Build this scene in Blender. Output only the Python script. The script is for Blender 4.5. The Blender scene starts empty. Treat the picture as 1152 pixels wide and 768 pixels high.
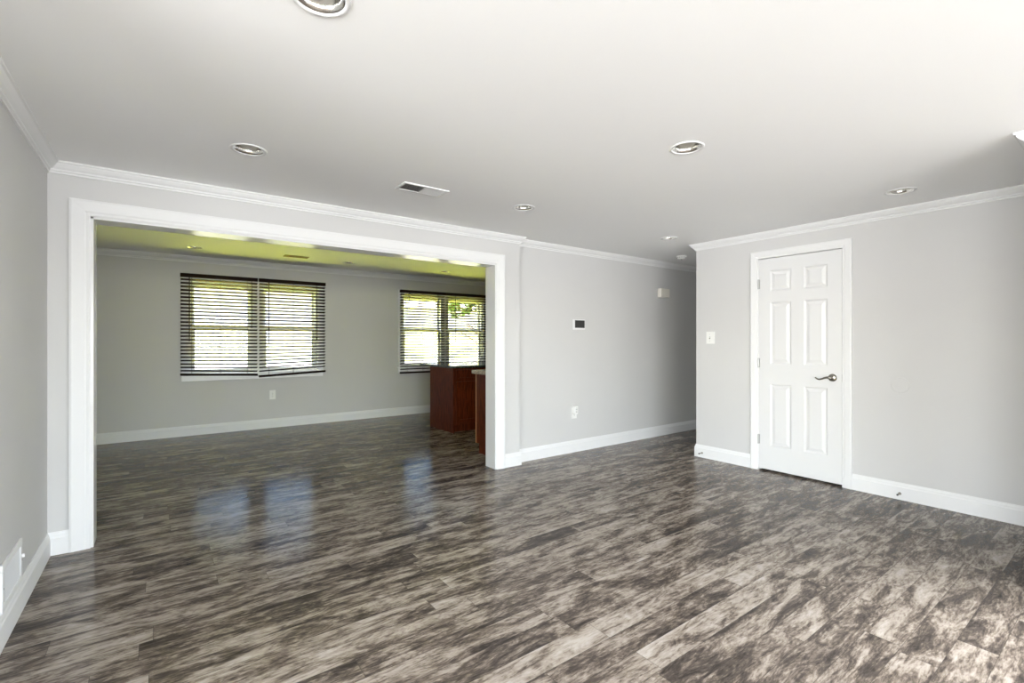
import bpy, bmesh, math, random
from mathutils import Vector, Matrix

random.seed(7)
S = bpy.context.scene
COL = S.collection

# ------------------------------------------------------------------ camera, sky, sun, daylight, exposure
cd = bpy.data.cameras.new('camera'); cam = bpy.data.objects.new('camera', cd); COL.objects.link(cam)
cd.sensor_fit = 'HORIZONTAL'; cd.sensor_width = 36.0; cd.lens = 536.6 / 1152 * 36.0
cam.location = (0, 0, 1.25)
cam.rotation_euler = (math.radians(90), 0, math.radians(-36.448))
cd.clip_start = 0.02; cd.clip_end = 300
S.camera = cam

S.view_settings.view_transform = 'Standard'
S.view_settings.look = 'None'
S.view_settings.exposure = 0.06
S.view_settings.gamma = 1.0
S.view_settings.use_curve_mapping = False

world = bpy.data.worlds.new('sky'); S.world = world; world.use_nodes = True
wn = world.node_tree.nodes; wl = world.node_tree.links
bg = wn['Background']
skyt = wn.new('ShaderNodeTexSky'); skyt.sky_type = 'NISHITA'; skyt.sun_disc = False
skyt.sun_elevation = math.radians(58); skyt.sun_rotation = math.radians(-90)
skyt.air_density = 1.0; skyt.dust_density = 2.5; skyt.ozone_density = 1.0
wl.new(skyt.outputs[0], bg.inputs[0]); bg.inputs[1].default_value = 2.2

sd = bpy.data.lights.new('sun', 'SUN'); sd.energy = 270.0; sd.angle = math.radians(1.0); sd.color = (1.0, .96, .88)
sun = bpy.data.objects.new('sun', sd); COL.objects.link(sun)
# the sun stands to the left of the house, so no direct beam enters a window
sun.rotation_euler = Vector((math.cos(math.radians(58)), -0.02, -math.sin(math.radians(58)))).to_track_quat('-Z', 'Y').to_euler()

XL, XA, YN = -.527, -3.70, 1.60      # left wall, unseen recess added behind the camera to spread daylight
def area(name, loc, direction, sx, sy, power, color, spread=180):
    d = bpy.data.lights.new(name, 'AREA'); d.shape = 'RECTANGLE'; d.size = sx; d.size_y = sy
    d.energy = power; d.color = color; d.spread = math.radians(spread)
    o = bpy.data.objects.new(name, d); COL.objects.link(o); o.location = loc
    o.rotation_euler = Vector(direction).to_track_quat('-Z', 'Y').to_euler()
    return o
# daylight standing in the window and door openings behind the camera
area('daylight_rear_window', (0, -3.47, 1.22), (0, 1, -.25), 5.1, 1.75, 315, (.955, .985, 1.0))
area('added_left_daylight', (XA - .07, -.60, 1.27), (1, 0, -.25), 3.3, 1.65, 260, (.955, .985, 1.0))  # lamp of the added left window, there to brighten the right wall
area('daylight_patio_door', (3.60, -.43, 1.05), (-1, 0, -.75), .86, 1.9, 88, (.93, .965, 1.0), 130)

# ------------------------------------------------------------------ measured room (metres)
XL, YA, Y2, XB, XR, YK = -.527, 3.848, 3.930, 2.937, 4.718, 2.997
YB = 4.010                      # kitchen side of the dividing wall
YF = 7.638                      # far wall
H, HF = 2.305, 2.380
TOP = 2.80
OX0, OX1, OZ = -.341, 2.653, 2.012          # cased opening
YR = -3.40                      # rear wall
XP, YP = 3.529, .382            # projecting wall at the right, its corner
HX = 9.0                        # hall end
FX0, FX1 = -.72, 7.2
WG = [(.30, 1.95), (3.313, 4.963)]          # far windows (rough opening)
WZ0, WZ1 = .80, 2.06
DY0, DY1, DZ = 1.612, 2.320, 2.051          # door slab

# ------------------------------------------------------------------ materials
def newmat(name):
    m = bpy.data.materials.new(name); m.use_nodes = True
    return m, m.node_tree.nodes, m.node_tree.links, m.node_tree.nodes['Principled BSDF']

def plain(name, col, rough=.5, metal=0., spec=.5, bump=0., bscale=200., var=0., vscale=3.):
    m, n, l, p = newmat(name)
    p.inputs['Base Color'].default_value = (*col, 1)
    p.inputs['Roughness'].default_value = rough
    p.inputs['Metallic'].default_value = metal
    p.inputs['Specular IOR Level'].default_value = spec
    tc = n.new('ShaderNodeTexCoord')
    if bump:
        t = n.new('ShaderNodeTexNoise'); t.inputs['Scale'].default_value = bscale; t.inputs['Detail'].default_value = 3
        b = n.new('ShaderNodeBump'); b.inputs['Strength'].default_value = bump; b.inputs['Distance'].default_value = .002
        l.new(tc.outputs['Object'], t.inputs['Vector']); l.new(t.outputs['Fac'], b.inputs['Height']); l.new(b.outputs['Normal'], p.inputs['Normal'])
    if var:
        t = n.new('ShaderNodeTexNoise'); t.inputs['Scale'].default_value = vscale; t.inputs['Detail'].default_value = 4
        r = n.new('ShaderNodeValToRGB')
        r.color_ramp.elements[0].color = (*[c * (1 - var) for c in col], 1); r.color_ramp.elements[1].color = (*[min(1, c * (1 + var)) for c in col], 1)
        r.color_ramp.elements[0].position = .3; r.color_ramp.elements[1].position = .7
        l.new(tc.outputs['Object'], t.inputs['Vector']); l.new(t.outputs['Fac'], r.inputs['Fac']); l.new(r.outputs['Color'], p.inputs['Base Color'])
    return m

M = {}
M['wall'] = plain('grey_wall_paint', (.59, .585, .575), .62, bump=.12, bscale=160, var=.015, vscale=1.5)
M['ceil'] = plain('white_ceiling_paint', (.90, .90, .895), .75, bump=.10, bscale=120)
M['trim'] = plain('white_trim_paint', (.76, .76, .755), .5, spec=.3, bump=.03, bscale=60)
M['sill'] = plain('daylit_white_sill', (.90, .90, .88), .35, bump=.02)  # brighter than the trim: daylight caught by the sill is put into the colour
M['jamb'] = plain('glossy_jamb_paint', (.74, .74, .735), .17, bump=.02, bscale=60)
M['door'] = plain('white_door_paint', (.73, .73, .725), .34, bump=.04, bscale=90)
M['plastic'] = plain('white_plastic', (.82, .82, .79), .4, bump=.02)
M['ivory'] = plain('ivory_plastic', (.80, .77, .69), .45, bump=.02)
M['dark'] = plain('dark_slot', (.02, .02, .02), .6, bump=.02)
M['screen'] = plain('dark_screen', (.035, .035, .033), .35, bump=.01)
M['nickel'] = plain('aged_nickel', (.32, .30, .26), .28, 1.0, bump=.03, bscale=80)
M['steel'] = plain('hinge_steel', (.42, .42, .41), .38, 1.0, bump=.03)
M['chrome'] = plain('polished_reflector', (.93, .92, .88), .24, 1.0, bump=.03, bscale=40)
M['bulb'] = plain('frosted_bulb', (.85, .85, .82), .3, bump=.01)
M['rust'] = plain('brown_register_metal', (.16, .10, .06), .6, bump=.1)
M['vinyl'] = plain('window_vinyl', (.80, .80, .76), .4, bump=.02)
M['concrete'] = plain('pale_concrete', (.62, .60, .57), .85, bump=.3, bscale=30, var=.1)
M['siding'] = plain('pale_siding', (.50, .48, .50), .6, bump=.1)
M['shingle'] = plain('roof_shingle', (.16, .15, .15), .9, bump=.5, bscale=20, var=.2, vscale=8)
M['bark'] = plain('tree_bark', (.11, .08, .055), .9, bump=.6, bscale=14, var=.3)
M['shadow_metal'] = plain('grey_duct_metal', (.14, .14, .13), .6, bump=.02)
M['rubber'] = plain('white_rubber_tip', (.75, .75, .72), .6, bump=.02)

def wood_mat(name, c1, c2, rough, axis_scale, spec=.5):
    m, n, l, p = newmat(name)
    tc = n.new('ShaderNodeTexCoord'); mp = n.new('ShaderNodeMapping'); mp.inputs['Scale'].default_value = axis_scale
    t = n.new('ShaderNodeTexNoise'); t.inputs['Scale'].default_value = 4; t.inputs['Detail'].default_value = 7; t.inputs['Distortion'].default_value = .6
    r = n.new('ShaderNodeValToRGB'); r.color_ramp.elements[0].color = (*c1, 1); r.color_ramp.elements[1].color = (*c2, 1)
    r.color_ramp.elements[0].position = .32; r.color_ramp.elements[1].position = .7
    l.new(tc.outputs['Object'], mp.inputs['Vector']); l.new(mp.outputs['Vector'], t.inputs['Vector']); l.new(t.outputs['Fac'], r.inputs['Fac'])
    l.new(r.outputs['Color'], p.inputs['Base Color']); p.inputs['Roughness'].default_value = rough
    p.inputs['Specular IOR Level'].default_value = spec
    return m
M['cherry'] = wood_mat('cherry_cabinet_wood', (.050, .0085, .003), (.125, .026, .008), .45, (14, 14, 1.6), spec=.1)
M['maple'] = wood_mat('raw_panel_edge_wood', (.36, .17, .07), (.48, .25, .11), .5, (20, 20, 2))
M['espresso'] = wood_mat('espresso_blind_wood', (.011, .006, .004), (.022, .011, .007), .7, (1.5, 22, 22), spec=.06)

def granite(name, a, b, c, rough):
    m, n, l, p = newmat(name)
    tc = n.new('ShaderNodeTexCoord'); v = n.new('ShaderNodeTexVoronoi'); v.inputs['Scale'].default_value = 110
    t = n.new('ShaderNodeTexNoise'); t.inputs['Scale'].default_value = 40; t.inputs['Detail'].default_value = 6
    mx = n.new('ShaderNodeMix'); mx.data_type = 'RGBA'
    r = n.new('ShaderNodeValToRGB'); r.color_ramp.elements[0].color = (*a, 1); r.color_ramp.elements[1].color = (*b, 1)
    r.color_ramp.elements[0].position = .35; r.color_ramp.elements[1].position = .65
    l.new(tc.outputs['Object'], v.inputs['Vector']); l.new(tc.outputs['Object'], t.inputs['Vector'])
    l.new(t.outputs['Fac'], r.inputs['Fac']); l.new(r.outputs['Color'], mx.inputs[6]); mx.inputs[7].default_value = (*c, 1)
    gt = n.new('ShaderNodeMath'); gt.operation = 'GREATER_THAN'; gt.inputs[1].default_value = .62
    sp = n.new('ShaderNodeSeparateColor'); l.new(v.outputs['Color'], sp.inputs[0]); l.new(sp.outputs[0], gt.inputs[0]); l.new(gt.outputs[0], mx.inputs[0])
    l.new(mx.outputs[2], p.inputs['Base Color']); p.inputs['Roughness'].default_value = rough
    return m
M['granite'] = granite('dark_green_granite', (.02, .026, .02), (.05, .06, .045), (.10, .11, .08), .10)
M['lit_top'] = granite('lit_counter_stone', (.34, .27, .19), (.46, .38, .28), (.25, .2, .15), .25)  # beige puts the light on the counter edge into the colour

def glass_mat():
    m = bpy.data.materials.new('window_glass'); m.use_nodes = True
    n = m.node_tree.nodes; l = m.node_tree.links; n.clear()
    o = n.new('ShaderNodeOutputMaterial'); mx = n.new('ShaderNodeMixShader'); mx.inputs[0].default_value = .06
    t = n.new('ShaderNodeBsdfTransparent'); t.inputs[0].default_value = (.97, .98, .97, 1)
    g = n.new('ShaderNodeBsdfGlossy'); g.inputs['Roughness'].default_value = .02
    l.new(t.outputs[0], mx.inputs[1]); l.new(g.outputs[0], mx.inputs[2]); l.new(mx.outputs[0], o.inputs[0])
    return m
M['glass'] = glass_mat()

def leaf_mat(name, a, b):
    m, n, l, p = newmat(name)
    tc = n.new('ShaderNodeTexCoord'); t = n.new('ShaderNodeTexNoise'); t.inputs['Scale'].default_value = 2.5; t.inputs['Detail'].default_value = 3
    r = n.new('ShaderNodeValToRGB'); r.color_ramp.elements[0].color = (*a, 1); r.color_ramp.elements[1].color = (*b, 1)
    r.color_ramp.elements[0].position = .35; r.color_ramp.elements[1].position = .65
    l.new(tc.outputs['Object'], t.inputs['Vector']); l.new(t.outputs['Fac'], r.inputs['Fac']); l.new(r.outputs['Color'], p.inputs['Base Color'])
    p.inputs['Roughness'].default_value = .6
    return m
M['leaf'] = leaf_mat('green_leaves', (.014, .034, .005), (.034, .075, .012))
M['grass'] = leaf_mat('lawn_grass', (.36, .385, .028), (.46, .475, .045))
M['asphalt'] = plain('worn_asphalt', (.036, .034, .036), .9, bump=.3, bscale=30, var=.1)
M['added_ground'] = plain('dark_added_ground', (.035, .035, .037), .85, bump=.3, bscale=30, var=.1)  # kept dark so the added ground bounces little light indoors

def floor_mat():
    """distressed grey-brown laminate: staggered planks along X with streaks, blotches and knots"""
    m, n, l, p = newmat('distressed_plank_floor')
    W, L = .125, 1.22
    tc = n.new('ShaderNodeTexCoord'); sx = n.new('ShaderNodeSeparateXYZ'); l.new(tc.outputs['Object'], sx.inputs[0])
    def mth(op, a, b=None, c=None):
        k = n.new('ShaderNodeMath'); k.operation = op
        for i, v in enumerate((a, b, c)):
            if v is None: continue
            if isinstance(v, (int, float)): k.inputs[i].default_value = v
            else: l.new(v, k.inputs[i])
        return k.outputs[0]
    X, Y = sx.outputs[0], sx.outputs[1]
    yr = mth('DIVIDE', Y, W); row = mth('FLOOR', yr); fy = mth('FRACT', yr)
    wr = n.new('ShaderNodeTexWhiteNoise'); wr.noise_dimensions = '1D'; l.new(row, wr.inputs['W'])
    xr = mth('ADD', mth('DIVIDE', X, L), mth('MULTIPLY', wr.outputs['Value'], 7.3))
    colm = mth('FLOOR', xr); fx = mth('FRACT', xr)
    cmb = n.new('ShaderNodeCombineXYZ'); l.new(row, cmb.inputs[0]); l.new(colm, cmb.inputs[1])
    wp = n.new('ShaderNodeTexWhiteNoise'); wp.noise_dimensions = '2D'; l.new(cmb.outputs[0], wp.inputs['Vector'])
    off = n.new('ShaderNodeVectorMath'); off.operation = 'MULTIPLY_ADD'
    l.new(wp.outputs['Color'], off.inputs[0]); off.inputs[1].default_value = (23, 17, 31); l.new(tc.outputs['Object'], off.inputs[2])
    def noise(scale, sc, detail, dist, rough=.6):
        mp = n.new('ShaderNodeMapping'); mp.inputs['Scale'].default_value = sc; l.new(off.outputs[0], mp.inputs['Vector'])
        t = n.new('ShaderNodeTexNoise'); t.inputs['Scale'].default_value = scale; t.inputs['Detail'].default_value = detail
        t.inputs['Distortion'].default_value = dist; t.inputs['Roughness'].default_value = rough
        l.new(mp.outputs[0], t.inputs['Vector']); return t.outputs['Fac']
    streak = noise(1.0, (2.6, 17, 1), 9, .8, .66)
    blotch = noise(1.0, (3.2, 8.5, 1), 10, .9, .68)
    fine = noise(1.0, (22, 110, 1), 6, .5, .72)
    knot = noise(1.0, (6, 19, 1), 4, 4.0, .5)
    v = mth('ADD', mth('MULTIPLY', streak, .40), mth('MULTIPLY', blotch, .46))
    v = mth('ADD', mth('MULTIPLY', v, .95), mth('MULTIPLY', fine, .19))
    v = mth('ADD', v, mth('MULTIPLY', mth('SUBTRACT', knot, .5), .17))
    tone = mth('MULTIPLY', mth('SUBTRACT', wp.outputs['Value'], .5), .055)
    v = mth('ADD', v, tone)
    r = n.new('ShaderNodeValToRGB'); e = r.color_ramp.elements
    e[0].position = .385; e[0].color = (.036, .030, .026, 1)
    e[1].position = .64; e[1].color = (.42, .375, .332, 1)
    k = e.new(.455); k.color = (.082, .066, .055, 1)
    k = e.new(.498); k.color = (.165, .133, .108, 1)
    k = e.new(.545); k.color = (.285, .243, .204, 1)
    l.new(mth('ADD', mth('MULTIPLY', mth('SUBTRACT', v, .512), 1.05), .509), r.inputs['Fac'])
    # plank seams
    ey = mth('MINIMUM', fy, mth('SUBTRACT', 1, fy)); ex = mth('MINIMUM', fx, mth('SUBTRACT', 1, fx))
    sy_ = mth('LESS_THAN', ey, .010); sx_ = mth('LESS_THAN', ex, .0010)
    seam = mth('MAXIMUM', sy_, sx_)
    mx = n.new('ShaderNodeMix'); mx.data_type = 'RGBA'; l.new(mth('MULTIPLY', seam, .55), mx.inputs[0])
    l.new(r.outputs['Color'], mx.inputs[6]); mx.inputs[7].default_value = (.04, .034, .03, 1)
    l.new(mx.outputs[2], p.inputs['Base Color'])
    rr = n.new('ShaderNodeMapRange'); rr.inputs['To Min'].default_value = .12; rr.inputs['To Max'].default_value = .22
    l.new(fine, rr.inputs['Value']); l.new(rr.outputs[0], p.inputs['Roughness'])
    p.inputs['Specular IOR Level'].default_value = .36; p.inputs['IOR'].default_value = 1.27
    bh = mth('SUBTRACT', mth('MULTIPLY', fine, .5), mth('MULTIPLY', seam, 1.0))
    b = n.new('ShaderNodeBump'); b.inputs['Strength'].default_value = .06; b.inputs['Distance'].default_value = .001
    l.new(bh, b.inputs['Height']); l.new(b.outputs['Normal'], p.inputs['Normal'])
    return m
M['floor'] = floor_mat()

# ------------------------------------------------------------------ mesh helpers
def obj(name, bm, mat, parent=None, smooth=False, bevel=0., loc=None):
    bmesh.ops.recalc_face_normals(bm, faces=bm.faces[:])
    me = bpy.data.meshes.new(name); bm.to_mesh(me); bm.free()
    me.materials.append(M[mat] if isinstance(mat, str) else mat)
    if smooth:
        for f in me.polygons: f.use_smooth = True
    o = bpy.data.objects.new(name, me); COL.objects.link(o)
    if parent is not None: o.parent = parent
    if loc is not None: o.location = loc
    if bevel:
        b = o.modifiers.new('bevel', 'BEVEL'); b.width = bevel; b.segments = 2; b.limit_method = 'ANGLE'; b.angle_limit = math.radians(40)
    return o

def tag(o, label, cat, group=None, kind=None):
    o['label'] = label; o['category'] = cat
    if group: o['group'] = group
    if kind: o['kind'] = kind
    return o

def thing(name, label, cat, loc=(0, 0, 0), rotz=0., group=None, kind=None):
    o = bpy.data.objects.new(name, None); COL.objects.link(o); o.location = loc; o.rotation_euler = (0, 0, rotz)
    o.empty_display_size = .05
    return tag(o, label, cat, group, kind)

def struct(name, bm, mat, label, cat, bevel=0., smooth=False):
    return tag(obj(name, bm, mat, bevel=bevel, smooth=smooth), label, cat, kind='structure')

def box(bm, x0, x1, y0, y1, z0, z1):
    vs = [bm.verts.new((x, y, z)) for x in (x0, x1) for y in (y0, y1) for z in (z0, z1)]
    for q in ((0, 1, 3, 2), (4, 6, 7, 5), (0, 4, 5, 1), (2, 3, 7, 6), (0, 2, 6, 4), (1, 5, 7, 3)):
        bm.faces.new([vs[i] for i in q])
    return vs
def boxes(*bs):
    bm = bmesh.new()
    for b in bs: box(bm, *b)
    return bm

def lathe(bm, prof, seg=32, c=(0, 0, 0), axis='Z', cap0=False, cap1=False):
    """prof: list of (radius, height)"""
    rings = []
    for r, h in prof:
        ring = []
        for i in range(seg):
            a = 2 * math.pi * i / seg; u, w = r * math.cos(a), r * math.sin(a)
            p = (u, w, h) if axis == 'Z' else ((h, u, w) if axis == 'X' else (u, h, w))
            ring.append(bm.verts.new((p[0] + c[0], p[1] + c[1], p[2] + c[2])))
        rings.append(ring)
    for A, B in zip(rings, rings[1:]):
        for i in range(seg):
            bm.faces.new((A[i], A[(i + 1) % seg], B[(i + 1) % seg], B[i]))
    if cap0: bm.faces.new(rings[0])
    if cap1: bm.faces.new(rings[-1])
    return bm

def tube(bm, pts, r, seg=10):
    """round tube through points; r number or list"""
    pts = [Vector(p) for p in pts]; rings = []
    up = Vector((0, 0, 1))
    for i, p in enumerate(pts):
        t = (pts[min(i + 1, len(pts) - 1)] - pts[max(i - 1, 0)]).normalized()
        a = t.cross(up)
        if a.length < 1e-3: a = t.cross(Vector((1, 0, 0)))
        a.normalize(); b = t.cross(a)
        rr = r[i] if isinstance(r, (list, tuple)) else r
        rings.append([bm.verts.new(p + rr * (math.cos(2 * math.pi * k / seg) * a + math.sin(2 * math.pi * k / seg) * b)) for k in range(seg)])
    for A, B in zip(rings, rings[1:]):
        for k in range(seg): bm.faces.new((A[k], A[(k + 1) % seg], B[(k + 1) % seg], B[k]))
    bm.faces.new(rings[0]); bm.faces.new(rings[-1])
    return bm

def run(prof, path, z):
    """moulding: prof (out from wall, up) swept along XY path, room on the right-hand side, mitred corners"""
    bm = bmesh.new(); P = [Vector((x, y)) for x, y in path]
    nr = []
    for a, b in zip(P, P[1:]):
        d = (b - a).normalized(); nr.append(Vector((d.y, -d.x)))
    rings = []
    for i, p in enumerate(P):
        if i == 0: m = nr[0]
        elif i == len(P) - 1: m = nr[-1]
        else: m = (nr[i - 1] + nr[i]) / (1 + nr[i - 1].dot(nr[i]))
        rings.append([bm.verts.new((p.x + m.x * a, p.y + m.y * a, z + h)) for a, h in prof])
    k = len(prof)
    for A, B in zip(rings, rings[1:]):
        for j in range(k): bm.faces.new((A[j], A[(j + 1) % k], B[(j + 1) % k], B[j]))
    bm.faces.new(rings[0]); bm.faces.new(rings[-1])
    return bm

def casing(prof, pts, to3d):
    """prof: (across from inner edge outwards, proud of wall); pts: inner-edge path in wall plane (s, z), outside on the left"""
    bm = bmesh.new(); P = [Vector(p) for p in pts]; nr = []
    for a, b in zip(P, P[1:]):
        d = (b - a).normalized(); nr.append(Vector((-d.y, d.x)))
    rings = []
    for i, p in enumerate(P):
        if i == 0: m = nr[0]
        elif i == len(P) - 1: m = nr[-1]
        else: m = (nr[i - 1] + nr[i]) / (1 + nr[i - 1].dot(nr[i]))
        rings.append([bm.verts.new(to3d(p.x + m.x * a, p.y + m.y * a, h)) for a, h in prof])
    k = len(prof)
    for A, B in zip(rings, rings[1:]):
        for j in range(k): bm.faces.new((A[j], A[(j + 1) % k], B[(j + 1) % k], B[j]))
    bm.faces.new(rings[0]); bm.faces.new(rings[-1])
    return bm

def pierced_plane(x0, x1, y0, y1, z, holes, thick=.012):
    """ceiling sheet with round holes (cx, cy, r)"""
    bm = bmesh.new(); pad = 1.6
    xs = sorted({x0, x1, *[c[0] - c[2] * pad for c in holes], *[c[0] + c[2] * pad for c in holes]})
    ys = sorted({y0, y1, *[c[1] - c[2] * pad for c in holes], *[c[1] + c[2] * pad for c in holes]})
    V = {}
    def v(x, y):
        k = (round(x, 5), round(y, 5))
        if k not in V: V[k] = bm.verts.new((x, y, z))
        return V[k]
    for a, b in zip(xs, xs[1:]):
        for c, d in zip(ys, ys[1:]):
            h = [q for q in holes if a - 1e-6 <= q[0] - q[2] and q[0] + q[2] <= b + 1e-6 and c - 1e-6 <= q[1] - q[2] and q[1] + q[2] <= d + 1e-6]
            if not h:
                bm.faces.new((v(a, c), v(b, c), v(b, d), v(a, d)))
                continue
            cx, cy, r = h[0]; N = 32
            sq = [(a, c), (b, c), (b, d), (a, d)]
            ci = [bm.verts.new((cx + r * math.cos(2 * math.pi * (i - 12) / N - 0), cy + r * math.sin(2 * math.pi * (i - 12) / N), z)) for i in range(N)]
            # corner k sits at angle -135 + 90 k degrees -> circle index 8 k
            for k in range(4):
                A, B = v(*sq[k]), v(*sq[(k + 1) % 4]); i0 = 8 * k
                mid = i0 + 4
                for i in range(i0, mid): bm.faces.new((A, ci[(i + 1) % N], ci[i % N]))
                bm.faces.new((A, B, ci[mid % N]))
                for i in range(mid, i0 + 8): bm.faces.new((B, ci[(i + 1) % N], ci[i % N]))
    return bm

# ------------------------------------------------------------------ profiles
CROWN = [(0, 0), (.053, 0), (.053, -.010), (.046, -.013), (.042, -.022), (.030, -.036), (.018, -.045), (.017, -.054), (.009, -.058), (.009, -.068), (0, -.068)]
CROWN_FAR = [(a * 1.15, h * 1.15) for a, h in CROWN]
BASE = [(0, 0), (.015, 0), (.015, .098), (.011, .106), (.009, .118), (.005, .126), (.004, .133), (0, .133)]
CASE = [(0, 0), (0, .011), (.006, .014), (.016, .013), (.024, .017), (.050, .019), (.070, .021), (.080, .018), (.080, 0)]
def scaled(prof, w): return [(a * w / .080, h) for a, h in prof]

# ------------------------------------------------------------------ room shell
struct('floor', boxes((XA - .15, HX + .15, YR - .15, YF + .15, -.12, 0)), 'floor', 'distressed grey-brown plank floor running through both rooms', 'floor')

LIGHTS = [(.395, 1.525), (.395, 2.972), (2.31, 1.525), (2.31, 2.972), (4.187, 2.972), (4.187, 1.075)]
FLIGHTS = [(.335, 6.87), (2.181, 6.87), (3.72, 6.87), (4.66, 6.87)]
RC = .078
VENT_C = (1.465, 3.03)
struct('ceiling', pierced_plane(XA - .15, HX + .15, YR - .15, YB - .02, H, [(x, y, RC) for x, y in LIGHTS]), 'ceil', 'smooth white ceiling of the near empty room', 'ceiling')
struct('ceiling_far', pierced_plane(FX0 - .15, FX1 + .15, YB - .02, YF + .15, HF, [(x, y, RC) for x, y in FLIGHTS]), 'ceil', 'white ceiling of the room beyond the wide opening, tinted green by the lawn', 'ceiling')
struct('roof', boxes((XA - 3.5, HX + .5, YR - 4.5, 3.6, TOP, TOP + .15), (FX0 - .5, HX + .5, 3.6, YF + .45, TOP, TOP + .15)), 'shingle', 'house roof, extended unseen past the near room to shade the ground outside', 'roof')  # rear and left overhang added to shade the ground outside the windows

LW0, LW1, LZ0, LZ1 = -2.30, 1.10, .40, 2.14
bm = boxes((XL - .15, XL, YN, YA, 0, TOP), (XA - .15, XL - .15, YN, YN + .15, 0, TOP), (XA - .15, XA, YR - .15, LW0, 0, TOP), (XA - .15, XA, LW1, YN, 0, TOP), (XA - .15, XA, LW0, LW1, 0, LZ0), (XA - .15, XA, LW0, LW1, LZ1, TOP))  # includes the added recess walls that carry the left window
struct('wall_left', bm, 'wall', 'grey wall on the left with a white register near the floor', 'wall')
bm = boxes((FX0 - .15, OX0, YA, YB, 0, TOP), (OX0, OX1, YA, YB, OZ, TOP), (OX1, XB, YA, YB, 0, TOP), (XB, HX, Y2, YB, 0, TOP))
struct('wall_back', bm, 'wall', 'grey wall with the wide cased opening, running on into the dark hall', 'wall')
bm = boxes((XR, XR + .12, YP - .15, DY0 - .004, 0, TOP), (XR, XR + .12, DY1 + .004, YK, 0, TOP), (XR, XR + .12, DY0 - .004, DY1 + .004, DZ + .004, TOP))
struct('wall_right', bm, 'wall', 'grey wall on the right around the white six-panel door', 'wall')
struct('wall_hall', boxes((XR + .12, HX, YK - .12, YK, 0, TOP)), 'wall', 'hidden grey side of the hall behind the corner', 'wall')
struct('wall_hall_end', boxes((HX, HX + .15, YK - .12, YB, 0, TOP)), 'wall', 'dark end of the hall past the corner', 'wall')
struct('wall_closet', boxes((5.5, 5.6, YP - .15, YK - .12, 0, TOP), (XR + .12, 5.5, YP - .15, YP, 0, TOP)), 'wall', 'closet walls behind the white six-panel door', 'wall')
PD0, PD1, PDZ = -.88, .02, 2.03
bm = boxes((XP, XP + .15, YR - .15, PD0, 0, TOP), (XP, XP + .15, PD1, YP, 0, TOP), (XP, XP + .15, PD0, PD1, PDZ, TOP), (XP + .15, XR, YP - .15, YP, 0, TOP))
struct('wall_entry', bm, 'wall', 'grey projecting wall at the right edge, only its crown corner in view', 'wall')
RW0, RW1, RZ0, RZ1 = -2.60, 2.60, .30, 2.14
bm = boxes((XA - .15, RW0, YR - .15, YR, 0, TOP), (RW1, XP + .15, YR - .15, YR, 0, TOP), (RW0, RW1, YR - .15, YR, 0, RZ0), (RW0, RW1, YR - .15, YR, RZ1, TOP))
struct('wall_rear', bm, 'wall', 'grey wall behind the camera with a wide window', 'wall')
pcs = [(FX0 - .15, WG[0][0], YF, YF + .15, 0, TOP), (WG[0][1], WG[1][0], YF, YF + .15, 0, TOP), (WG[1][1], FX1 + .15, YF, YF + .15, 0, TOP)]
for a, b in WG: pcs += [(a, b, YF, YF + .15, 0, WZ0), (a, b, YF, YF + .15, WZ1, TOP)]
struct('wall_far', boxes(*pcs), 'wall', 'grey far wall with two double windows behind dark blinds', 'wall')
struct('wall_far_left', boxes((FX0 - .15, FX0, YB, YF, 0, TOP)), 'wall', 'hidden left wall of the far room', 'wall')
struct('wall_far_right', boxes((FX1, FX1 + .15, YB, YF, 0, TOP)), 'wall', 'hidden right wall of the kitchen', 'wall')

# ------------------------------------------------------------------ trim
struct('trim_1', run(CROWN, [(XA, YR), (XA, YN), (XL, YN), (XL, YA), (XB, YA), (XB, Y2), (HX, Y2)], H), 'trim', 'white crown moulding along the left wall and the opening wall', 'crown moulding')
struct('trim_2', run(CROWN, [(HX, YK), (XR, YK), (XR, YP), (XP, YP), (XP, YR)], H), 'trim', 'white crown moulding above the six-panel door wall', 'crown moulding')
struct('trim_3', run(CROWN, [(XP, YR), (XA, YR)], H), 'trim', 'white crown moulding behind the camera', 'crown moulding')
struct('trim_4', run(CROWN_FAR, [(FX0, YB), (FX0, YF), (FX1, YF), (FX1, YB), (FX0, YB)], HF), 'trim', 'crown moulding of the far room above the blinds', 'crown moulding')
# cased opening: jamb boards and both casings
jt = .018
bm = boxes((OX0 - .002, OX0 + jt, YA - .004, YB + .004, 0, OZ), (OX1 - jt, OX1 + .002, YA - .004, YB + .004, 0, OZ), (OX0 - .002, OX1 + .002, YA - .004, YB + .004, OZ - jt, OZ + .002))
struct('trim_5', bm, 'jamb', 'white jamb boards lining the wide opening', 'door jamb', bevel=.002)
struct('trim_6', casing(scaled(CASE, .096), [(OX0 + .004, 0), (OX0 + .004, OZ - .004), (OX1 - .004, OZ - .004), (OX1 - .004, 0)], lambda s, z, h: (s, YA - h, z)), 'trim', 'wide white casing around the large opening', 'door casing')
struct('trim_7', casing(scaled(CASE, .096), [(OX0 + .004, 0), (OX0 + .004, OZ - .004), (OX1 - .004, OZ - .004), (OX1 - .004, 0)], lambda s, z, h: (s, YB + h, z)), 'trim', 'white casing on the kitchen side of the large opening', 'door casing')
# door casing
struct('trim_8', casing(scaled(CASE, .072), [(-DY1 - .003, 0), (-DY1 - .003, DZ + .003), (-DY0 + .003, DZ + .003), (-DY0 + .003, 0)], lambda s, z, h: (XR - h, -s, z)), 'trim', 'white casing around the six-panel door', 'door casing')
bm = boxes((XR - .003, XR + .12, DY1 + .001, DY1 + .004, 0, DZ + .004), (XR - .003, XR + .12, DY0 - .004, DY0 - .001, 0, DZ + .004), (XR - .003, XR + .12, DY0 - .004, DY1 + .004, DZ + .001, DZ + .004))
struct('trim_9', bm, 'trim', 'thin white jamb of the six-panel door', 'door jamb')

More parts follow.
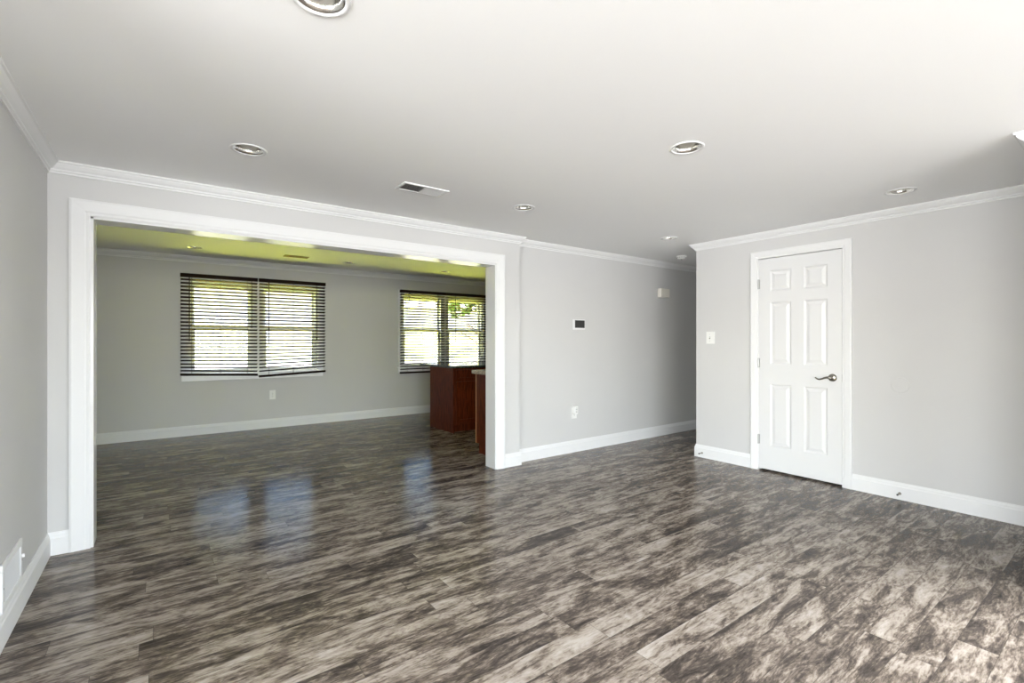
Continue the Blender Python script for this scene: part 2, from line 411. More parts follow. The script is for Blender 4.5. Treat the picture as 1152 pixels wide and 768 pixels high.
struct('baseboard_left', run(BASE, [(XA, YR), (XA, YN), (XL, YN), (XL, YA), (OX0 + .004 - .096, YA)], 0), 'trim', 'white baseboard along the left wall to the opening', 'baseboard')
struct('baseboard_back', run(BASE, [(OX1 - .004 + .096, YA), (XB, YA), (XB, Y2), (HX, Y2)], 0), 'trim', 'white baseboard from the opening into the hall', 'baseboard')
struct('baseboard_right', run(BASE, [(HX, YK), (XR, YK), (XR, DY1 + .075)], 0), 'trim', 'short white baseboard between the hall corner and the six-panel door', 'baseboard')
struct('baseboard_entry', run(BASE, [(XR, DY0 - .075), (XR, YP), (XP, YP), (XP, PD1 + .06)], 0), 'trim', 'white baseboard right of the six-panel door', 'baseboard')
struct('baseboard_rear', run(BASE, [(XP, PD0 - .06), (XP, YR), (XA, YR)], 0), 'trim', 'white baseboard behind the camera', 'baseboard')
struct('baseboard_far', run(BASE, [(FX0, YB), (FX0, YF), (FX1, YF)], 0), 'trim', 'white baseboard below the far windows', 'baseboard')

# ------------------------------------------------------------------ six-panel door (faces -X)
def panel_door(panels, y0, y1, z0, z1, x, thick=.035):
    """slab with raised panels on its -X face; panels: (ya, yb, za, zb)"""
    bm = bmesh.new()
    ys = sorted({y0, y1, *[p[0] for p in panels], *[p[1] for p in panels]})
    zs = sorted({z0, z1, *[p[2] for p in panels], *[p[3] for p in panels]})
    V = {}
    def v(y, z, xx=x):
        k = (round(y, 5), round(z, 5), round(xx, 5))
        if k not in V: V[k] = bm.verts.new((xx, y, z))
        return V[k]
    for a, b in zip(ys, ys[1:]):
        for c, d in zip(zs, zs[1:]):
            hit = [p for p in panels if p[0] - 1e-6 <= a and b <= p[1] + 1e-6 and p[2] - 1e-6 <= c and d <= p[3] + 1e-6]
            if not hit: bm.faces.new((v(a, c), v(b, c), v(b, d), v(a, d)))
    for (a, b, c, d) in panels:
        prev = [v(a, c), v(b, c), v(b, d), v(a, d)]
        for ins, dep in ((.005, .0025), (.013, .0085), (.022, .0085), (.046, .0015)):
            cur = [bm.verts.new((x + dep, q, w)) for q, w in ((a + ins, c + ins), (b - ins, c + ins), (b - ins, d - ins), (a + ins, d - ins))]
            for i in range(4): bm.faces.new((prev[i], prev[(i + 1) % 4], cur[(i + 1) % 4], cur[i]))
            prev = cur
        bm.faces.new(prev)
    # edges and back
    bk = [bm.verts.new((x + thick, q, w)) for q, w in ((y0, z0), (y1, z0), (y1, z1), (y0, z1))]
    bm.faces.new(bk)
    def side(pts, b0, b1): bm.faces.new([*pts, b1, b0])
    side([v(q, z0) for q in ys], bk[0], bk[1]); side([v(y1, q) for q in zs], bk[1], bk[2])
    side([v(q, z1) for q in reversed(ys)], bk[2], bk[3]); side([v(y0, q) for q in reversed(zs)], bk[3], bk[0])
    return bm
pan = []
for (a, b) in ((1.722, 1.913), (2.020, 2.212)):
    for (c, d) in ((.245, .842), (1.035, 1.628), (1.732, 1.932)): pan.append((a, b, c, d))
door = obj('door_1', panel_door(pan, DY0, DY1, .018, DZ - .004, XR - .002), 'door')
tag(door, 'white closed six-panel door with a lever handle', 'door', kind='structure')
for hz in (1.808, 1.042, .301):
    bm = boxes((XR - .006, XR - .001, DY1 - .012, DY1 + .010, hz - .045, hz + .045)); tube(bm, [(XR - .009, DY1 + .001, hz - .047), (XR - .009, DY1 + .001, hz + .047)], .0065, 10)
    hg = obj('hinge', bm, 'steel', door); hg['label'] = 'steel hinge'
KY, KZ = 1.684, .934
bm = bmesh.new(); lathe(bm, [(.0, -.016), (.012, -.016), (.026, -.012), (.033, -.006), (.034, 0)], 28, (XR - .002, KY, KZ), 'X')
hd = obj('handle', bm, 'nickel', door, smooth=True); hd['label'] = 'dark nickel lever handle'
bm = bmesh.new()
tube(bm, [(XR - .012, KY, KZ), (XR - .030, KY, KZ), (XR - .046, KY, KZ)], [.011, .010, .012], 14)
lv = [(0, 0), (.014, .002), (.030, .003), (.048, -.003), (.066, -.012), (.084, -.017), (.100, -.015), (.112, -.008), (.118, -.001)]
tube(bm, [(XR - .046 - .004 * math.sin(a * 26), KY + a, KZ + b) for a, b in lv], [.010, .011, .0095, .008, .0068, .006, .0056, .0056, .0062], 12)
obj('lever', bm, 'nickel', hd, smooth=True)
obj('latch_plate', boxes((XR - .0035, XR + .02, DY0 - .0032, DY0 + .0012, KZ - .03, KZ + .03)), 'steel', door)

# ------------------------------------------------------------------ windows of the far room
def sash_frame(x0, x1, z0, z1, y, t=.032, d=.03):
    return boxes((x0, x0 + t, y, y + d, z0, z1), (x1 - t, x1, y, y + d, z0, z1), (x0 + t, x1 - t, y, y + d, z0, z0 + t), (x0 + t, x1 - t, y, y + d, z1 - t, z1))
for wi, (a, b) in enumerate(WG):
    nm = 'window_%d' % (wi + 1)
    lab = ('white double window behind the wide dark blinds left of the kitchen', 'white double window behind the dark blinds above the kitchen island')[wi]
    r = thing(nm, lab, 'window', ((a + b) / 2, YF, WZ0), kind='structure')
    ox, oy, oz = r.location
    def sh(bm):
        bmesh.ops.translate(bm, verts=bm.verts[:], vec=(-ox, -oy, -oz)); return bm
    mid = (a + b) / 2
    t = .035
    bm = boxes((a, a + t, YF + .02, YF + .14, WZ0, WZ1), (b - t, b, YF + .02, YF + .14, WZ0, WZ1), (a + t, b - t, YF + .02, YF + .14, WZ1 - .04, WZ1), (a + t, b - t, YF + .02, YF + .14, WZ0, WZ0 + .03), (mid - .075, mid + .075, YF + .02, YF + .14, WZ0 + .03, WZ1 - .04))
    obj('window_frame', sh(bm), 'vinyl', r, bevel=.002)
    cs = casing(scaled(CASE, .075), [(a + .006, WZ0 - .0), (a + .006, WZ1 - .006), (b - .006, WZ1 - .006), (b - .006, WZ0 - .0)], lambda s, z, h: (s, YF - h, z))
    obj('casing', sh(cs), 'trim', r)
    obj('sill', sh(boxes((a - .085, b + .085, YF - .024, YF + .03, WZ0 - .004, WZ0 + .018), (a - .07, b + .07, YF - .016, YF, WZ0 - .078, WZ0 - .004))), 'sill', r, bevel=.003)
    for (c, d) in ((a + t, mid - .075), (mid + .075, b - t)):
        s1 = obj('upper_sash', sh(sash_frame(c, d, 1.435, WZ1 - .04, YF + .085, .040)), 'vinyl', r, bevel=.002)
        obj('pane', sh(boxes((c + .04, d - .04, YF + .098, YF + .102, 1.475, WZ1 - .08))), 'glass', s1)
        s2 = obj('lower_sash', sh(sash_frame(c, d, WZ0 + .03, 1.465, YF + .050, .044)), 'vinyl', r, bevel=.002)
        obj('pane', sh(boxes((c + .044, d - .044, YF + .063, YF + .067, WZ0 + .074, 1.421))), 'glass', s2)
# window and glazed door behind the camera
r = thing('window_3', 'wide white window behind the camera', 'window', ((RW0 + RW1) / 2, YR, RZ0), kind='structure')
ox, oy, oz = r.location
bm = boxes(*[(x - .03 - ox, x + .03 - ox, -.10, -.04, 0, RZ1 - RZ0) for x in (RW0 + .03, (2 * RW0 + RW1) / 3, (RW0 + 2 * RW1) / 3, RW1 - .03)], (RW0 - ox, RW1 - ox, -.098, -.042, 0, .05), (RW0 - ox, RW1 - ox, -.098, -.042, RZ1 - RZ0 - .05, RZ1 - RZ0))
obj('window_frame', bm, 'vinyl', r)
obj('casing', casing(scaled(CASE, .075), [(RW1, 0), (RW1, RZ1), (RW0, RZ1), (RW0, 0)], lambda s, z, h: (s - ox, h, max(z - oz, -.02))), 'trim', r)
r = thing('window_4', 'white window added in the left recess behind the camera to light the room', 'window', (XA, (LW0 + LW1) / 2, LZ0), kind='structure')  # unseen window, added with its recess to even out the light
oy = r.location.y
bm = boxes(*[(-.10, -.04, y - .03 - oy, y + .03 - oy, 0, LZ1 - LZ0) for y in (LW0 + .03, (LW0 + LW1) / 2, LW1 - .03)], (-.098, -.042, LW0 - oy, LW1 - oy, 0, .05), (-.098, -.042, LW0 - oy, LW1 - oy, LZ1 - LZ0 - .05, LZ1 - LZ0))
obj('window_frame', bm, 'vinyl', r)
r = thing('door_2', 'white glazed patio door at the right behind the camera', 'door', (XP, (PD0 + PD1) / 2, 0), kind='structure')
oy = r.location.y
bm = boxes((.04, .065, PD0 - oy, PD0 + .06 - oy, .01, PDZ), (.04, .065, PD1 - .06 - oy, PD1 - oy, .01, PDZ), (.04, .065, PD0 + .06 - oy, PD1 - .06 - oy, .01, .14), (.04, .065, PD0 + .06 - oy, PD1 - .06 - oy, PDZ - .08, PDZ))
obj('door_frame', bm, 'vinyl', r)

# ------------------------------------------------------------------ wooden blinds
YBL = YF - .052
KB = YBL / YF
def bx(x): return x * KB
def bz(z): return 1.25 + (z - 1.25) * KB
def blind(x0, x1, zt, zl, zr, wand_x, wand_z, cord_x, cord_z, label):
    """outside-mounted venetian blind; zl, zr = underside of the bottom rail at its left and right end"""
    x0, x1, zt, zl, zr = bx(x0), bx(x1), bz(zt), bz(zl), bz(zr)
    cx = (x0 + x1) / 2; w = x1 - x0
    r = thing('venetian_blind', label, 'blind', (cx, YBL, zt), group='dark wooden blinds on the far wall')
    hw = w / 2
    obj('headrail', boxes((-hw, hw, -.030, .028, -.048, 0)), 'espresso', r, bevel=.003)
    zmean = (zl + zr) / 2 - zt; pitch = .0468; rail = .028
    N = int((-zmean - .048 - rail - .012) / pitch)
    bm = bmesh.new(); tilt = math.radians(-20); dpt = .025
    z_first = -.048 - .030
    for i in range(N):
        f = (i / (N - 1)) ** 5
        zc = z_first - pitch * i
        # a crooked bottom lifts or drops the last slats
        tl = f * (zl - zt - zmean); tr = f * (zr - zt - zmean)
        vs = []
        for x, dz in ((-hw + .004, tl), (hw - .004, tr)):
            ring = []
            for k in range(5):
                q = -1 + k / 2; yy = q * dpt; crown = .0022 * (1 - q * q)
                ring.append((x, yy * math.cos(tilt), zc + dz + yy * math.sin(tilt) + crown))
            for k in range(4, -1, -1):
                q = -1 + k / 2; yy = q * dpt; crown = .0022 * (1 - q * q)
                ring.append((x, yy * math.cos(tilt), zc + dz + yy * math.sin(tilt) + crown - .0038))
            vs.append([bm.verts.new(p) for p in ring])
        A, B = vs
        for k in range(10): bm.faces.new((A[k], A[(k + 1) % 10], B[(k + 1) % 10], B[k]))
        bm.faces.new(A); bm.faces.new(B)
    obj('slats', bm, 'espresso', r)
    bm = bmesh.new(); L, R_ = zl - zt, zr - zt
    vv = [bm.verts.new(p) for p in ((-hw, -.026, L), (-hw, .026, L), (-hw, .026, L + rail), (-hw, -.026, L + rail), (hw, -.026, R_), (hw, .026, R_), (hw, .026, R_ + rail), (hw, -.026, R_ + rail))]
    for q in ((0, 1, 2, 3), (4, 7, 6, 5), (0, 4, 5, 1), (1, 5, 6, 2), (2, 6, 7, 3), (3, 7, 4, 0)): bm.faces.new([vv[i] for i in q])
    obj('bottom_rail', bm, 'espresso', r, bevel=.003)
    bm = bmesh.new()
    for q in (-.72, 0, .72):
        zb = (L + R_) / 2 + q * (R_ - L) / 2 + rail
        for yy in (-.0262, .0262): box(bm, q * hw - .0012, q * hw + .0012, yy - .0008, yy + .0008, zb, -.048)
    obj('ladder_cord', bm, 'espresso', r)
    bm = bmesh.new(); wx = bx(wand_x) - cx
    tube(bm, [(wx, -.034, -.035), (wx, -.040, -.06), (wx, -.041, bz(wand_z) - zt)], [.003, .0055, .0055], 8)
    obj('wand', bm, 'espresso', r)
    bm = bmesh.new(); qx = bx(cord_x) - cx
    for s in (-.004, .004): tube(bm, [(qx + s, -.034, -.03), (qx + s * 1.5, -.036, bz(cord_z) - zt)], .0022, 6)
    lathe(bm, [(.002, .03), (.007, .02), (.008, 0)], 10, (qx, -.036, bz(cord_z) - zt - .02), cap0=True, cap1=True)
    obj('pull_cord', bm, 'espresso', r)
    return r
blind(.216, 1.125, 2.152, .800, .762, .315, 1.25, 1.045, 1.46, 'dark wooden blind leftmost of the four, its bottom rail nearly level above the white sill')
blind(1.142, 2.057, 2.152, .737, .780, 1.262, 1.22, 1.925, 1.30, 'dark wooden blind with a slanting bottom rail, right above the far wall outlet')
blind(3.284, 4.140, 2.131, .704, .704, 3.43, 1.80, 3.98, 1.35, 'dark wooden blind hanging behind the near end of the kitchen island')
blind(4.152, 5.068, 2.131, .704, .704, 4.335, 1.26, 4.97, 1.35, 'dark wooden blind farthest right, with green leaves behind it and cut by the opening')

# ------------------------------------------------------------------ recessed lights
def can_light():
    r = bpy.data.objects.new('recessed_light', None); COL.objects.link(r); r.empty_display_size = .05
    bm = bmesh.new(); lathe(bm, [(RC - .006, .004), (RC - .004, -.003), (RC + .004, -.005), (RC + .010, -.004), (RC + .013, 0), (RC - .002, .001)], 40)
    obj('trim_ring', bm, 'trim', r, smooth=True)
    bm = bmesh.new(); lathe(bm, [(RC - .004, -.001), (RC - .012, .001), (RC - .019, .008), (RC - .020, .02), (RC - .022, .05), (RC - .026, .085), (.035, .11), (.012, .118)], 40, cap1=True)
    obj('reflector', bm, 'chrome', r, smooth=True)
    bm = bmesh.new(); lathe(bm, [(.001, .030), (.020, .032), (.036, .040), (.044, .054), (.043, .066), (.030, .088), (.018, .105), (.016, .116)], 28)
    obj('bulb', bm, 'bulb', r, smooth=True)
    return r
def copy_tree(o, parent=None):
    c = o.copy(); COL.objects.link(c)
    if parent is not None: c.parent = parent
    for ch in [q for q in bpy.data.objects if q.parent == o]: copy_tree(ch, c)
    return c
proto = can_light(); first = True
LL = ['chrome recessed ceiling light cut off by the top of the photo', 'chrome recessed ceiling light left of the ceiling vent, nearest the left crown corner',
      'chrome recessed ceiling light over the middle of the near room, directly above the hall corner', 'small recessed ceiling light just right of the white ceiling vent',
      'recessed ceiling light nearest the smoke detector by the hall', 'recessed ceiling light next to the crown moulding on the door wall']
LF = ['recessed light in the green-tinted far ceiling, nearest the left blinds', 'recessed light in the far ceiling just right of the brown vent',
      'recessed light in the far ceiling over the island blinds', 'recessed light in the far ceiling half cut by the right side of the opening']
for k, ((x, y), z, lab, grp) in enumerate([(p, H, l, 'recessed lights in the near ceiling') for p, l in zip(LIGHTS, LL)] + [(p, HF, l, 'recessed lights in the far ceiling') for p, l in zip(FLIGHTS, LF)]):
    o = proto if first else copy_tree(proto); first = False
    o.location = (x, y, z); tag(o, lab, 'ceiling light', grp)

# ------------------------------------------------------------------ ceiling vents and smoke detector
def register(name, label, cx, cy, z, w, d, mat, nsl, group=None):
    r = thing(name, label, 'vent', (cx, cy, z))
    t = .020
    obj('frame', boxes((-w / 2, w / 2, -d / 2, -d / 2 + t, -.008, 0), (-w / 2, w / 2, d / 2 - t, d / 2, -.008, 0), (-w / 2, -w / 2 + t, -d / 2 + t, d / 2 - t, -.008, 0), (w / 2 - t, w / 2, -d / 2 + t, d / 2 - t, -.008, 0), (-.006, .006, -d / 2 + t, d / 2 - t, -.007, 0)), mat, r, bevel=.002)
    obj('backing', boxes((-w / 2 + t, w / 2 - t, -d / 2 + t, d / 2 - t, -.0022, -.0006)), 'shadow_metal', r)
    bm = bmesh.new()
    for i in range(nsl):
        yy = -d / 2 + t + (i + .5) * (d - 2 * t) / nsl
        # the left bank stands open, the right bank nearly closed
        for xa, xb, f, zn, zf in ((-w / 2 + t, -.006, .36, -.0068, -.0026), (.006, w / 2 - t, .48, -.0030, -.0068)):
            s = (d - 2 * t) / nsl * f
            for dz in (0, -.0008):
                bm.faces.new([bm.verts.new(p) for p in ((xa, yy - s, zn + dz), (xb, yy - s, zn + dz), (xb, yy + s, zf + dz), (xa, yy + s, zf + dz))])
    obj('louvers', bm, mat, r)
    return r
register('ceiling_vent', 'white metal air vent in the near ceiling before the opening', VENT_C[0], VENT_C[1], H, .335, .165, 'trim', 6)
register('ceiling_vent', 'small brown air vent in the far green-tinted ceiling', 1.46, 6.80, HF, .30, .13, 'rust', 5)
sm = thing('smoke_detector', 'white round smoke detector on the hall ceiling', 'smoke detector', (5.19, 3.50, H))
bm = bmesh.new(); lathe(bm, [(.062, 0), (.062, -.012), (.057, -.016)], 32, cap1=True); obj('base', bm, 'plastic', sm, smooth=False)
bm = bmesh.new(); lathe(bm, [(.052, -.016), (.050, -.024), (.040, -.034), (.022, -.040), (.001, -.041)], 32); obj('cover', bm, 'plastic', sm, smooth=True)
bm = bmesh.new()
for i in range(14):
    a = 2 * math.pi * i / 14; m0 = len(bm.verts)
    vs = box(bm, -.004, .004, .0505, .0535, -.0235, -.0165); bmesh.ops.rotate(bm, verts=vs, cent=(0, 0, 0), matrix=Matrix.Rotation(a, 3, 'Z'))
obj('sensor_slots', bm, 'dark', sm)
bm = bmesh.new(); lathe(bm, [(.010, -.039), (.010, -.044), (.0005, -.045)], 14); obj('test_button', bm, 'dark', sm)

# ------------------------------------------------------------------ wall plates
def plate(bm, cx, cz, w, h, d=.006):
    box(bm, cx - w / 2, cx + w / 2, -d, 0, cz - h / 2, cz + h / 2)
def wall_outlet(label, loc, w, h, mat, grp=None):
    r = thing('wall_outlet', label, 'outlet', loc, 0, grp)
    bm = bmesh.new(); plate(bm, 0, 0, w, h); obj('cover_plate', bm, mat, r, bevel=.002)
    for s in (-1, 1):
        bm = bmesh.new(); lathe(bm, [(.0165, -.006), (.0165, -.0085), (.0155, -.0092)], 24, (0, 0, s * .0195), 'Y', cap1=True)
        rc = obj('receptacle', bm, mat, r)
        obj('slot', boxes((-.007, -.0052, -.0096, -.0088, s * .0195 - .001, s * .0195 + .008), (.0052, .007, -.0096, -.0088, s * .0195 - .001, s * .0195 + .008), (-.002, .002, -.0096, -.0088, s * .0195 - .009, s * .0195 - .005)), 'dark', rc)
    bm = bmesh.new(); lathe(bm, [(.003, -.006), (.003, -.0072)], 12, (0, 0, 0), 'Y', cap1=True); obj('screw', bm, 'steel', r)
    return r
wall_outlet('white outlet on the wall below the dark thermostat', (3.775, Y2, .440), .074, .122, 'plastic')
wall_outlet('white outlet on the far wall below the left blinds', (1.317, YF, .477), .080, .132, 'plastic')
ad = thing('plug_adapter', 'white plug-in adapter sticking out of the outlet below the thermostat', 'adapter', (3.765, Y2 - .0096, .475))
obj('adapter_body', boxes((-.026, .022, -.046, 0, -.040, .050)), 'plastic', ad, bevel=.004)
obj('vent_slits', boxes(*[(-.015, .012, -.0467, -.0455, z, z + .003) for z in (-.02, -.005, .01, .025)]), 'dark', ad)

sw = thing('light_switch', 'white toggle light switch between the hall corner and the door', 'light switch', (XR, 2.829, 1.290))
obj('cover_plate', boxes((-.006, 0, -.048, .048, -.064, .064)), 'plastic', sw, bevel=.002)
bm = boxes((-.0075, -.0058, -.0055, .0055, -.013, .013)); bmesh.ops.translate(bm, verts=bm.verts[:], vec=(0, .006, 0)); obj('toggle_slot', bm, 'shadow_metal', sw)
bm = boxes((-.019, -.006, .0015, .0105, .0, .011)); obj('toggle', bm, 'plastic', sw, bevel=.001)
for z in (-.035, .035): obj('screw', lathe(bmesh.new(), [(.003, -.006), (.003, -.0072)], 12, (0, .006, z), 'X', cap1=True), 'steel', sw)

th = thing('thermostat', 'white thermostat with a dark screen on the opening wall', 'thermostat', (3.850, Y2, 1.447))
obj('back_plate', boxes((-.094, .096, -.005, 0, -.062, .054)), 'trim', th, bevel=.002)
obj('housing', boxes((-.082, .088, -.014, -.005, -.054, .052)), 'trim', th, bevel=.004)
obj('screen', boxes((-.072, .080, -.0152, -.0135, -.042, .044)), 'screen', th)

ch = thing('doorbell_chime', 'small ivory chime box high on the wall at the dark hall', 'chime', (5.385, Y2, 1.892))
obj('cover', boxes((-.092, .092, -.060, -.004, -.058, .058)), 'ivory', ch, bevel=.005)
obj('back_plate', boxes((-.086, .086, -.004, 0, -.052, .052)), 'ivory', ch)
obj('sound_slots', boxes(*[(-.06, .06, -.0608, -.0595, z, z + .002) for z in (-.036, -.028, -.02)]), 'ivory', ch)

# door stops and knob guard on the right wall
def door_stop(label, y):
    r = thing('door_stop', label, 'door stop', (XR - .015, y, .050), 0, 'door stops on the right-hand baseboard')
    bm = bmesh.new(); lathe(bm, [(.011, 0), (.011, -.003), (.006, -.006)], 16, (0, 0, 0), 'X', cap1=True); obj('base', bm, 'nickel', r)
    pts = []
    for i in range(90):
        a = i * .7; pts.append((-.006 - .045 * i / 89, .0052 * math.cos(a), .0052 * math.sin(a)))
    bm = bmesh.new(); tube(bm, pts, .0011, 5); obj('spring', bm, 'nickel', r)
    bm = bmesh.new(); lathe(bm, [(.0065, -.051), (.0075, -.056), (.0065, -.063)], 14, (0, 0, 0), 'X', cap0=True, cap1=True); obj('tip', bm, 'screen', r)
door_stop('spring door stop on the short baseboard beside the hall corner', 2.918)
door_stop('spring door stop on the baseboard right of the white door', 1.211)
kg = thing('wall_guard', 'round painted knob guard on the wall right of the door', 'wall guard', (XR, 1.212, .905))
bm = bmesh.new(); lathe(bm, [(.062, 0), (.062, -.003), (.058, -.005), (.052, -.0045)], 40, (0, 0, 0), 'X', cap1=True); obj('disc', bm, 'wall', kg)
bm = bmesh.new(); lathe(bm, [(.046, -.0042), (.044, -.0056), (.042, -.0042)], 40, (0, 0, 0), 'X'); obj('ring', bm, 'wall', kg)

# wall register on the left wall
wr = thing('wall_register', 'white metal register low on the left wall above the baseboard', 'vent', (XL, 2.985, .232))
W2, H2, t = .176, .100, .030
obj('frame', boxes((0, .010, -W2, W2, -H2, -H2 + t), (0, .010, -W2, W2, H2 - t, H2), (0, .010, -W2, -W2 + t, -H2 + t, H2 - t), (0, .010, W2 - t, W2, -H2 + t, H2 - t)), 'trim', wr, bevel=.003)
obj('backing', boxes((.0004, .0012, -W2 + t, W2 - t, -H2 + t, H2 - t)), 'dark', wr)
bm = bmesh.new()
for i in range(22):
    yy = -W2 + t + (i + .5) * (2 * W2 - 2 * t) / 22
    vs = box(bm, .002, .0032, yy - .0065, yy + .0065, -H2 + t, H2 - t)
    bmesh.ops.rotate(bm, verts=vs, cent=(.0026, yy, 0), matrix=Matrix.Rotation(math.radians(24), 3, 'Z'))
bmesh.ops.translate(bm, verts=bm.verts[:], vec=(.003, 0, 0))
obj('louvers', bm, 'trim', wr)
bm = boxes((.010, .020, -.004, .004, -.008, .008)); bmesh.ops.translate(bm, verts=bm.verts[:], vec=(0, W2 - .014, .02)); obj('damper_lever', bm, 'trim', wr, bevel=.001)
for y in (-W2 + .012, W2 - .012): obj('screw', lathe(bmesh.new(), [(.0045, .010), (.0035, .0118)], 10, (0, y, 0), 'X', cap1=True), 'steel', wr)

# ------------------------------------------------------------------ kitchen
def shaker(bm, x0, x1, z0, z1, y, out=-1, fr=.055, d=.019):
    """framed front on plane y, proud in direction out"""
    yo = y + out * d; yi = y + out * (d - .008)
    A, B = sorted((y, yo)); C, D = sorted((y, yi))
    box(bm, x0, x0 + fr, A, B, z0, z1); box(bm, x1 - fr, x1, A, B, z0, z1)
    box(bm, x0 + fr, x1 - fr, A, B, z0, z0 + fr); box(bm, x0 + fr, x1 - fr, A, B, z1 - fr, z1)
    box(bm, x0 + fr, x1 - fr, C, D, z0 + fr, z1 - fr)
IX0, IY0, IY1 = 3.212, 5.700, 6.385
IU = [(IX0 + .02, IX0 + .48), (IX0 + .48, IX0 + .94), (IX0 + .94, IX0 + 1.70)]
for k, (a, b) in enumerate(IU):
    r = thing('base_cabinet', ['cherry island cabinet with the tall end panel under the dark countertop', 'cherry island cabinet second from the end panel', 'wide cherry island cabinet third from the end panel'][k], 'cabinet', (a, IY0, 0), 0, 'cherry cabinets under the island top')
    w = b - a
    pcs = [(.001, w - .001, .02, IY1 - IY0, .105, .884), (.001, w - .001, .075, IY1 - IY0, 0, .105)]
    obj('carcass', boxes(*pcs), 'cherry', r)
    obj('face_frame', boxes((.001, .04, 0, .02, .105, .884), (w - .04, w - .001, 0, .02, .105, .884), (.04, w - .04, 0, .02, .845, .884), (.04, w - .04, 0, .02, .695, .725), (.04, w - .04, 0, .02, .105, .14)), 'cherry', r)
    if k == 0:
        obj('end_panel', boxes((-.02, .0, 0, IY1 - IY0, 0, .884)), 'cherry', r, bevel=.002)
    bm = bmesh.new(); shaker(bm, .022, w - .022, .715, .862, 0, fr=.036); dr = obj('drawer', bm, 'cherry', r)
    bm = bmesh.new(); shaker(bm, .022, w - .022, .125, .700, 0); dd = obj('door', bm, 'cherry', r)
ct = obj('countertop', boxes((IX0 - .022, IX0 + 1.75, IY0 - .040, 6.690, .8845, .915)), 'granite', bevel=.005)
tag(ct, 'dark green stone countertop overhanging the cherry island', 'countertop')
# near run against the back of the dividing wall, doors facing the island
CX0, CY1 = 2.882, 4.598
CU = [(CX0 + .018, CX0 + .62), (CX0 + .62, CX0 + 1.38)]
for k, (a, b) in enumerate(CU):
    r = thing('base_cabinet', ['cherry base cabinet end showing just past the right side of the opening', 'cherry base cabinet hidden behind the opening wall'][k], 'cabinet', (a, YB + .02, 0), 0, 'cherry cabinets behind the opening wall')
    w = b - a; dp = CY1 - YB - .02
    obj('carcass', boxes((.001, w - .001, 0, dp - .02, .105, .884), (.001, w - .001, 0, dp - .075, 0, .105)), 'cherry', r)
    if k == 0:
        obj('end_panel', boxes((-.018, 0, 0, dp - .02, .105, .884), (-.018, 0, 0, dp - .075, 0, .105)), 'cherry', r)
    fr = obj('face_frame', boxes((-.018 if k == 0 else .001, .035, dp - .02, dp, .105, .884), (w - .04, w - .001, dp - .02, dp, .105, .884), (.035, w - .04, dp - .02, dp, .845, .884), (.035, w - .04, dp - .02, dp, .695, .725), (.035, w - .04, dp - .02, dp, .105, .14)), 'maple' if k == 0 else 'cherry', r)
    if k == 0: fr['label'] = 'pale wood edge of the cabinet front'
    bm = bmesh.new(); shaker(bm, .022, w - .022, .715, .862, dp, 1, fr=.036); dr = obj('drawer', bm, 'cherry', r)
    bm = bmesh.new(); shaker(bm, .022, w - .022, .125, .700, dp, 1); dd = obj('door', bm, 'cherry', r)
ct = obj('countertop', boxes((CX0 - .028, CX0 + 1.42, YB + .005, CY1 + .042, .8845, .926)), 'lit_top', bevel=.005)
tag(ct, 'stone countertop end beside the right jamb, its lit edge painted beige', 'countertop')

# ------------------------------------------------------------------ outside
GZ = -.30
bm = bmesh.new(); box(bm, -60, 90, -40, 90, GZ - .2, GZ)
struct('lawn', bm, 'grass', 'sunlit green lawn around the house', 'lawn')
bm = bmesh.new(); box(bm, -60, 60, -40, YR - .2, GZ, GZ + .04); box(bm, XP + .3, 60, YR - .2, .2, GZ, GZ + .04); box(bm, -60, XA - .2, YR - .2, 3.0, GZ, GZ + .04)
struct('patio', bm, 'added_ground', 'dark ground added out of view to cut light bouncing into the near room', 'patio')  # unseen ground cover, added to weaken light bounced in from outside
bm = bmesh.new(); box(bm, -60, 90, 13.2, 37, GZ, GZ + .02)
struct('road', bm, 'asphalt', 'street beyond the lawn', 'road')

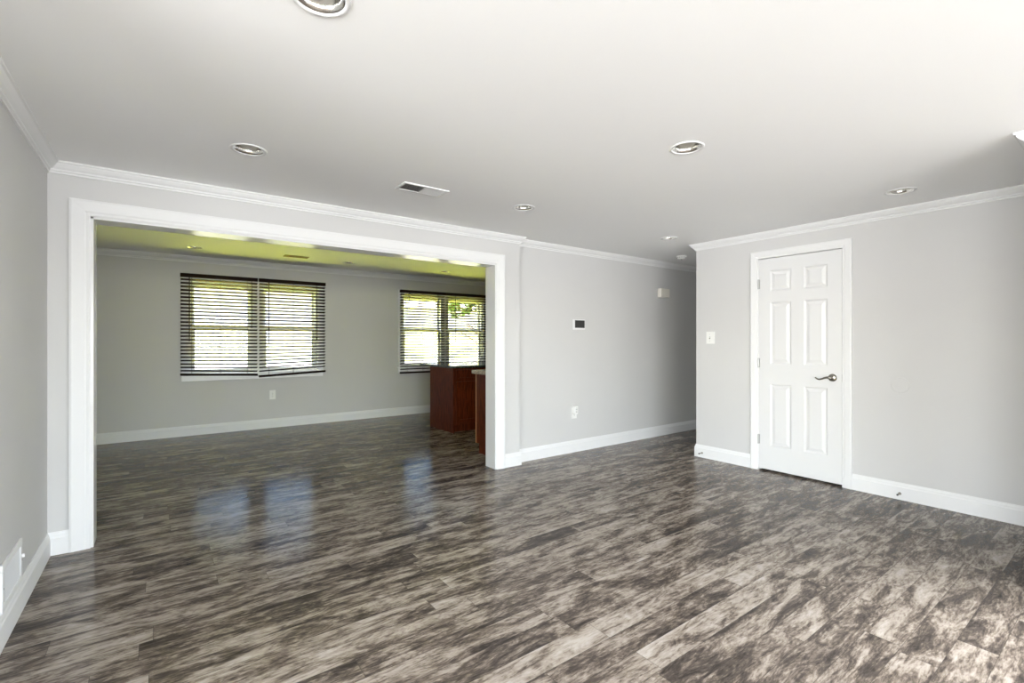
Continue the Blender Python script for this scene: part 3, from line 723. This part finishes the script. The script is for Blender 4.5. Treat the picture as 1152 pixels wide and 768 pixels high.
def tree(label, x, y, trunk_h, cz, rx, rz, nleaf, seed, leaf=.16):
    rnd = random.Random(seed)
    r = thing('leafy_tree', label, 'tree', (x, y, GZ), 0, 'trees outside the far windows')
    bm = bmesh.new()
    tube(bm, [(0, 0, 0), (.05, 0, trunk_h * .5), (0, .04, trunk_h), (0, 0, cz)], [.20, .15, .12, .05], 10)
    for k in range(7):
        a = k * 2.4; z0 = trunk_h * (.8 + .06 * k)
        e = Vector((math.cos(a) * rx * .6, math.sin(a) * rx * .6, z0 + rz * .5))
        tube(bm, [(0, 0, z0), tuple(Vector((0, 0, z0)).lerp(e, .5) + Vector((0, 0, .1))), tuple(e)], [.07, .045, .02], 7)
    obj('trunk', bm, 'bark', r, smooth=True)
    bm = bmesh.new(); cl = []
    for k in range(22):
        u = Vector((rnd.gauss(0, 1), rnd.gauss(0, 1), rnd.gauss(0, 1))).normalized() * (rnd.random() ** .4)
        cl.append((Vector((u.x * rx * .75, u.y * rx * .75, cz + u.z * rz * .75)), rx * rnd.uniform(.22, .38)))
    for i in range(nleaf):
        c, rad = cl[i % len(cl)]
        d = Vector((rnd.gauss(0, 1), rnd.gauss(0, 1), rnd.gauss(0, 1))).normalized(); p = c + d * rad * rnd.uniform(.6, 1.05)
        nrm = (d + Vector((rnd.gauss(0, .5), rnd.gauss(0, .5), rnd.gauss(0, .5)))).normalized()
        a = nrm.cross(Vector((rnd.gauss(0, 1), rnd.gauss(0, 1), rnd.gauss(0, 1)))).normalized(); b = nrm.cross(a)
        s = leaf * rnd.uniform(.7, 1.3)
        vs = [bm.verts.new(p + q) for q in (-a * s, -b * s * .5 + nrm * s * .12, a * s, b * s * .5 + nrm * s * .12)]
        bm.faces.new(vs)
    obj('foliage', bm, 'leaf', r)
tree('leafy green tree seen through the top of the left blinds', -.1, 15.5, 3.4, 5.7, 2.7, 2.7, 5200, 3)
tree('leafy green tree seen through the farthest right blind', 11.3, 16.5, 1.0, 3.6, 2.6, 2.3, 4200, 5)
tree('leafy green tree between the two windows, farther across the lawn', 6.5, 19.5, 2.6, 6.0, 2.6, 2.6, 3000, 8)

def house(label, x0, x1, y, h):
    r = thing('street_house', label, 'house', (x0, y, GZ), 0, 'houses across the street')
    w = x1 - x0; dp = 8
    bm = bmesh.new(); box(bm, 0, w, 0, dp, 0, h)
    obj('walls', bm, 'siding', r)
    bm = bmesh.new()
    vs = [bm.verts.new(p) for p in ((-.4, -.5, h), (w + .4, -.5, h), (w + .4, dp + .5, h), (-.4, dp + .5, h), (-.4, dp / 2, h + 2.2), (w + .4, dp / 2, h + 2.2))]
    for q in ((0, 1, 5, 4), (2, 3, 4, 5), (0, 4, 3), (1, 2, 5), (0, 3, 2, 1)): bm.faces.new([vs[i] for i in q])
    obj('roof', bm, 'shingle', r)
    for k in range(int(w // 3)):
        xx = 1.2 + 3 * k
        f = obj('window', boxes((xx, xx + .08, -.06, 0, 1.2, 2.4), (xx + 1.12, xx + 1.2, -.06, 0, 1.2, 2.4), (xx, xx + 1.2, -.06, 0, 2.32, 2.4), (xx, xx + 1.2, -.06, 0, 1.2, 1.28), (xx, xx + 1.2, -.055, 0, 1.77, 1.83)), 'trim', r)
        obj('pane', boxes((xx + .08, xx + 1.12, -.03, -.005, 1.28, 2.32)), 'concrete', f)
house('pale-sided house across the street behind the left blinds', -4, 12.5, 38, 5.2)
house('pale-sided house across the street behind the island blinds', 15, 32, 40, 4.6)
